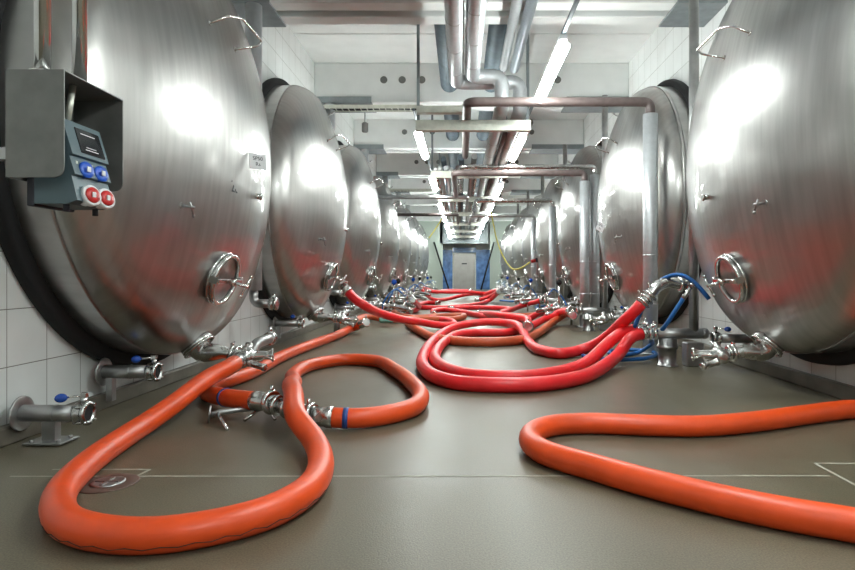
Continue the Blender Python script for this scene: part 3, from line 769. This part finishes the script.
# ------------------------------------------------------------ hoses
def coupling(parent, base, p, d, r, L=.13, rings=True):
    p = V(p)-V(base); d = V(d).normalized()
    mb = MB().lathe(p-d*.03, d, [(0, r*1.0), (0, r*1.07), (.035, r*1.08), (.05, r*.98), (L, r*.92), (L, r*.6)], 28)
    o = mb.build('coupling', 'steel', parent)
    if rings:
        MB().lathe(p+d*(L-.02), d, [(0, r*.95), (0, r*1.2), (.014, r*1.28), (.028, r*1.2), (.028, r*.95)], 28).cyl(p+d*(L-.005)+V((0, 0, r)), p+d*(L-.005)+V((0, 0, r*1.75)), .01).build('clamp_ring', 'chrome', o)
def hose(label, pts, r, mat, ends=(0, 0), group=None, zig=False, step=.04, bands=(), name='hose', n=18):
    path = smooth_path(spline(pts, step), 3)
    base = V((path[0].x, path[0].y, 0))
    # keep the underside on the floor
    for q in path:
        if q.z < r+.001: q.z = r+.001
    t = thing(name, label, 'hose', base, group) if (any(ends) or bands) else None
    mb = MB().tube([p-base for p in path], r, n)
    if zig:
        a = []; s_ = 0.
        for i in range(1, len(path)-1):
            s_ += (path[i]-path[i-1]).length
            tg = (path[i+1]-path[i-1]).normalized(); side = tg.cross(V((0, 0, 1))).normalized()
            ang = -.38 + .11*math.sin(s_*2*PI/.09)
            a.append(path[i]-base + (side*zig*math.cos(ang) + V((0, 0, 1))*math.sin(ang))*(r+.0003))
        mb.tube(a, .0016, 5, 1)
    if t is None:
        o = mb.build(name, [mat, 'marker']); o.location = base; tag(o, label, 'hose', group); return o
    mb.build('hose_tube', [mat, 'marker'], t)
    if ends[0]: coupling(t, base, path[0], path[0]-path[2], r, ends[0])
    if ends[1]: coupling(t, base, path[-1], path[-1]-path[-3], r, ends[1])
    for f in bands:
        i = int(f*(len(path)-1)) if f < 1 else len(path)-3
        d = (path[min(i+1, len(path)-1)]-path[max(0, i-1)]).normalized()
        MB().lathe(path[i]-base-d*.015, d, [(0, r), (0, r+.003), (.03, r+.003), (.03, r)], 24, caps=False).build('tape_band', 'tape', t)
    return t
RO = .058
rz = RO+.001
# orange loop from the near-left outlet, over the coupling and round to it
st = V((-1.625, 4.33, .262))
cA = V((-1.24, 3.68, .12)); cB = V((-.77, 3.48, .07))       # ends of the coupling pipe
hose('orange hose looping from the nearest left outlet across the foreground floor',
     [st, P(226, 369, .245), P(213, 375, .222), P(196, 387, .185), P(170, 407, .12), P(145, 424, .072), P(113, 445, rz), P(78, 472, rz), P(58, 499, rz), P(68, 524, rz), P(105, 534, rz), P(150, 536, rz), P(210, 528, rz), P(270, 512, rz), P(308, 490, rz), P(321, 466, rz), P(314, 440, .07), V((-.88, 3.2, .14)), V((-.99, 3.55, .19)), V((-1.12, 3.95, .17)), V((-1.25, 4.5, .09)), P(293, 375, rz), P(312, 364.5, rz), P(345, 359.5, rz), P(376, 361, rz), P(395, 370, rz), P(412, 383, rz), P(421, 397, rz), P(412, 408, rz), P(385, 415, rz), P(355, 418.5, rz+.004), cB],
     RO, 'orange', (.12, .12), None, zig=1, bands=(1,))
# coupling pipe on its little stand
t = thing('coupling_stand', 'steel coupling pipe on a small splayed-leg stand', 'stand', (cA.x, cA.y, 0))
d = (cB-cA)
MB().cyl(d*.12, d*.88, .042, 24).build('coupling_pipe', 'steel', t).location = (0, 0, cA.z)
for f in (.26, .40, .74): MB().lathe(d*f+V((0, 0, cA.z)), d, [(0, .045), (0, .06), (.012, .064), (.024, .06), (.024, .045)], 24).build('clamp', 'chrome', t)
fr = MB().tube([(-.27, -.06, .05), (-.22, -.04, .062), (.06, .10, .072)], .018, 12)
fr.lathe((-.27, -.06, .055), (-.9, -.3, .1), [(0, .01), (.002, .052), (.012, .052), (.014, .01)], 24)
fr.build('stand_rail', 'steel_dull', t)
for a, b_ in (((-.24, -.04, .062), (-.10, -.24, .008)), ((-.24, -.04, .062), (-.33, .12, .008)), ((.0, .06, .07), (-.08, -.03, .008)), ((.03, .08, .07), (.10, .0, .008))):
    MB().cyl(a, b_, .010, 12).build('leg', 'chrome', t)
ca = cA+V((-.03, .02, 0))
hose('orange hose turning back behind the coupling towards the second left tank',
     [cA, P(240, 399.5, .11), P(226, 397.5, .095), P(214, 395, .08), P(206, 391.5, .065), P(208, 386.5, rz), P(218, 383, rz), P(234, 378.5, rz), P(254, 371, rz), P(280, 357, rz), P(310, 345, rz), P(335, 336, rz), P(352, 328, .09), P(362, 324, .16)],
     RO, 'orange', (.12, .1), bands=(.06,))
hose('orange hose bending in the right foreground and leaving the frame twice',
     [V((2.75, 3.72, rz)), P(855, 409, rz), P(810, 414, rz), P(755, 421.5, rz), P(700, 426, rz), P(640, 425, rz), P(590, 423, rz), P(552, 425, rz), P(533, 432, rz), P(530, 442, rz), P(548, 454, rz), P(590, 466, rz), P(650, 483, rz), P(720, 500, rz), P(790, 514.5, rz), P(860, 526, rz), V((1.65, 1.75, rz)), V((2.3, 1.55, rz))],
     RO, 'orange', zig=0)
RR = .058; q = RR+.001
hose('outer red hose of the wide double loop, ending at the near right manifold',
     [V((1.80, 5.9, .315)), V((1.66, 5.86, .29)), P(622, 350, .16), P(604, 366, .08), P(582, 377, q), P(545, 383.5, q), P(500, 385, q), P(460, 383, q), P(436, 377, q), P(423, 366, q), P(424, 354, q), P(434, 340, q), P(446, 331, q+.02), P(462, 325, q+.06), P(485, 322, q+.1), P(508, 323, q+.1), P(521, 328, q+.1), P(527, 340, q), P(540, 350, q), P(560, 353.5, q), P(575, 351.5, .06), P(592, 346, .12), P(608, 336, .25), P(623, 322, .42), V((1.72, 5.86, .56)), V((1.78, 5.87, .625))],
     RR, 'red', (.11, .1))
hose('inner red hose of the double loop, running back to the second manifold',
     [V((1.78, 6.05, .34)), V((1.62, 6.0, .32)), P(606, 345, .2), P(589, 361, .09), P(565, 371, q), P(525, 377, q), P(480, 376.5, q), P(452, 371, q), P(436, 361, q), P(437, 350, q), P(447, 340, q), P(460, 334, q), P(480, 332.5, q), P(505, 332.5, q), P(528, 327, q), P(545, 319, .12), P(558, 313, .22), V((1.72, 9.5, .315))],
     RR, 'red', (.1, .1))
hose('orange-brown hose lying under the red double loop', [P(408, 324, q), P(420, 331, q), P(436, 338, q), P(458, 341, q), P(490, 342, q), P(520, 340, q), P(538, 333, q), P(553, 322, q+.03), P(566, 314, .18), V((1.73, 9.3, .26))], RR, 'orange2', (0, .1))
hose('red hose hanging from the second left manway and hooking on the floor',
     [V((-1.47, 7.78, .68)), V((-1.40, 7.74, .60)), P(363, 304.5, .51), P(377, 312, .385), P(396, 318, .27), P(420, 322, .14), P(443, 325.5, q), P(452, 325, q), P(450, 321, q), P(430, 318, q)], RR, 'red', (.12, 0))
hose('orange-brown hose rising at the second left tank and looping on the floor', [V((-1.6, 9.0, .2)), P(372, 317, .1), P(392, 320, q), P(420, 319, q), P(448, 319.5, q), P(460, 318, q), P(462, 315.5, q), P(440, 316, q), P(415, 318, q), P(395, 314, .15), P(402, 309, .2)], RR, 'orange2', (.1, 0))
far = [
 ('red hose bent on the floor past the third left tank', [(422, 290, .36), (427, 295, .2), (434, 299.5, .1), (450, 298.5, .08), (466, 294.5, .2), (480, 294, .22), (490, 296, .1)], 'red'),
 ('thin looking red hose crossing the corridor farthest back', [(430, 291.5, .32), (450, 292, .3), (468, 292, .3), (484, 293.5, .24), (492, 291, .3)], 'red'),
 ('red hose rising to the right tanks far down the corridor', [(478, 300, .06), (488, 297, .15), (498, 291.5, .4)], 'red'),
 ('long red hose folded across the middle of the corridor', [(437, 303, .06), (428, 302.5, .06), (420, 304.5, .06), (423, 307.5, .06), (445, 307.5, .06), (475, 304.5, .07), (490, 300, .1), (499, 292, .38)], 'red'),
 ('short red hose curling at the left fittings', [(403, 311.5, .08), (413, 311, .06), (419, 307.5, .1), (413, 300, .35)], 'red'),
 ('red hose snaking from mid corridor towards the double loop', [(434, 314, .06), (434, 310.5, .06), (443, 309.5, .06), (465, 312.5, .06), (490, 318, .06), (508, 323, .06), (518, 329, .06)], 'red'),
 ('red hose hooked back beside the right manifolds', [(452, 308.5, .07), (480, 307.5, .06), (508, 308.5, .06), (502, 312, .06), (500, 314.5, .06), (508, 311, .1), (525, 305, .15), (542, 300, .3)], 'red'),
 ('orange-brown hose stretched before the third right manifold', [(503, 315, .06), (520, 316, .06), (540, 314.5, .09), (557, 307.5, .24)], 'orange2'),
 ('red hose crossing left of the second right manifold', [(520, 322, .06), (532, 317, .1), (545, 310, .2), (556, 306, .3)], 'red'),
 ('red hose lying at the foot of the fourth left tank', [(480, 313.5, .06), (500, 315, .18), (524, 318, .18), (528, 326, .2)], 'red'),
 ('small red hose by the far left fittings', [(424, 288, .4), (436, 292, .3), (448, 290.5, .3), (470, 291, .3)], 'red'),
 ('red hose near the far right end of the corridor', [(482, 296, .15), (494, 291, .35), (500, 290, .42)], 'red'),
]
for l, ps, mt in far:
    hose(l, [P(*a) for a in ps], RR, mt, (.09, .09), step=.1, n=12)
hose('blue hose arching over the steel elbow at the right manifold', [V((1.73, 6.0, .36)), PD(645, 303, 5.98), PD(657, 283, 5.96), PD(669, 276, 5.86), PD(681, 274, 5.75), PD(691, 279, 5.72), PD(700, 288, 5.68), PD(709, 299, 5.66)], .021, 'blue', n=12)
hose('blue hose with steel nozzle dropping to a coil on the floor', [PD(685, 296, 5.72), PD(677, 308, 5.74), PD(666, 325, 5.8), V((1.97, 6.25, .20)), P(653, 343, .15), P(640, 352, .03), P(620, 355.5, .022), P(608, 352.5, .022), P(625, 349.5, .022), P(648, 351, .022), P(656, 355, .03), P(640, 359, .04), P(608, 359.5, .03), P(583, 356, .022), P(590, 352, .022)], .021, 'blue', (.13, 0), n=12)
hose('blue hose lying by the third right tank', [P(500, 300.5, .03), P(515, 301.5, .03), P(526, 301, .05), P(534, 292, .3), P(546, 287, .5)], .03, 'blue', n=10)
hose('blue hose by the far right tanks', [P(504, 297, .05), P(518, 296.5, .1), P(526, 292, .3)], .03, 'blue', n=10)
hose('blue hose piece behind the right manifold', [P(545, 306, .03), P(536, 307, .03), P(540, 309, .03)], .03, 'blue', n=10)
# yellow cords
def cord(label, pts, mat='yellow'):
    o = MB().tube(spline(pts, .08), .02, 8).build('cord', mat, origin=pts[0]); tag(o, label, 'cord')
cord('yellow cord hanging from the ceiling down to a right tank', [PD(491, 212, 17), PD(497, 240, 17), PD(504, 258, 16.8), PD(513, 269, 16.5), PD(521, 268, 16.3), PD(530, 262, 16.2)])
cord('short yellow cord slanting off the left light row', [PD(443, 217, 20), PD(436, 228, 19.6), PD(429, 238, 19.4)])
t = thing('cable_plug', 'red cable plug at the lower end of the yellow cord', 'plug', PD(531, 261.5, 16.2))
MB().cyl((0, 0, 0), (.12, 0, .03), .05, 12).build('plug_body', 'redball', t); MB().box((.2, 0, .04), (.16, .1, .12), bev=.01).build('plug_socket', 'ink', t)

# ------------------------------------------------------------ valve clusters at the tank feet
def cluster(seed, knob):
    rnd = random.Random(seed)
    t = thing('valve_cluster', '', 'valve')
    MB().tube(bends([(-.35, .0, .30), (0, 0, .30), (.25, -.1, .26), (.35, -.3, .22)], .1), .04, 16).tube(bends([(-.3, .25, .22), (.1, .2, .22), (.3, .3, .2)], .08), .035, 14).build('pipework', 'steel', t)
    cl = MB()
    for x in (-.22, -.02, .16): cl.lathe((x, 0, .30), (1, 0, 0), [(0, .04), (0, .06), (.03, .066), (.05, .06), (.05, .04)], 20)
    cl.cyl((.0, 0, .3), (.0, 0, .72), .018).cyl((.18, -.05, .28), (.2, -.05, .55), .012).cyl((-.2, .1, .0), (-.2, .1, .3), .02).cyl((.1, .2, 0), (.1, .2, .2), .02)
    cl.torus((.18, -.05, .55), (.2, -.3, 1), .07, .008, 20, 6)
    cl.build('valve_body', 'chrome', t)
    MB().ball((.0, 0, .75), .052, 16).build('knob', knob, t)
    MB().tube(spline([(.2, -.05, .5), (.05, -.25, .62), (-.15, -.3, .4), (-.2, -.1, .1)], .05), .014, 8).build('sample_line', 'blue', t)
    return t
c0 = cluster(1, 'blueball'); c1 = cluster(2, 'black')
posl = [(-1.25, 11.2), (-1.35, 12.9), (-1.3, 16.3), (-1.35, 19.6), (-1.3, 23.3), (-1.35, 27.0)]
for k, (x, y) in enumerate(posl):
    src = c0 if k % 2 == 0 else c1
    a = src if k < 2 else dup(src); a.location = (x, y, 0)
    a['label'] = '%s cluster of steel valves on the floor at left%s' % (ORD[k] if k < 5 else 'farthest', ', blue knob' if k % 2 == 0 else ', black knob'); a['group'] = 'valve clusters at the left tanks'
for k, (x, y) in enumerate([(1.75, 10.7), (1.7, 14.6), (1.75, 18.2), (1.7, 22.0), (1.75, 25.8)]):
    a = dup(c0 if k % 2 else c1); a.location = (x, y, 0); a.rotation_euler = (0, 0, PI)
    a['label'] = '%s cluster of steel valves on the floor at right%s' % (ORD[k] if k < 4 else 'farthest', ', blue knob' if k % 2 else ', black knob'); a['group'] = 'valve clusters at the right tanks'
tag(MB().box((-1.27, 10.3, .12), (.26, .2, .1), bev=.03).build('plastic_tub', 'teal', origin=(-1.27, 10.3, .07)), 'small pale green tub among the left valves', 'tub')

# ------------------------------------------------------------ world, camera
w = bpy.data.worlds.new('hall'); sc.world = w; w.use_nodes = True
w.node_tree.nodes['Background'].inputs[0].default_value = (.6, .65, .7, 1); w.node_tree.nodes['Background'].inputs[1].default_value = .1
cam = bpy.data.cameras.new('camera'); co = bpy.data.objects.new('camera', cam); C.objects.link(co)
co.location = (0, 0, H); co.rotation_euler = (PI/2, 0, 0)
cam.sensor_fit = 'HORIZONTAL'; cam.sensor_width = 36; cam.lens = 36*F/855
cam.shift_x = -(CX-427.5)/855; cam.shift_y = -(285-CY)/855
cam.clip_start = .05; cam.clip_end = 100
sc.camera = co
vs = sc.view_settings; vs.view_transform = 'Standard'; vs.look = 'None'; vs.gamma = 1; vs.use_curve_mapping = False
vs.exposure = 0.58
sc.cycles.use_denoising = True; sc.cycles.max_bounces = 8; sc.cycles.glossy_bounces = 5; sc.cycles.diffuse_bounces = 4
sc.cycles.sample_clamp_indirect = 6; sc.cycles.caustics_reflective = False
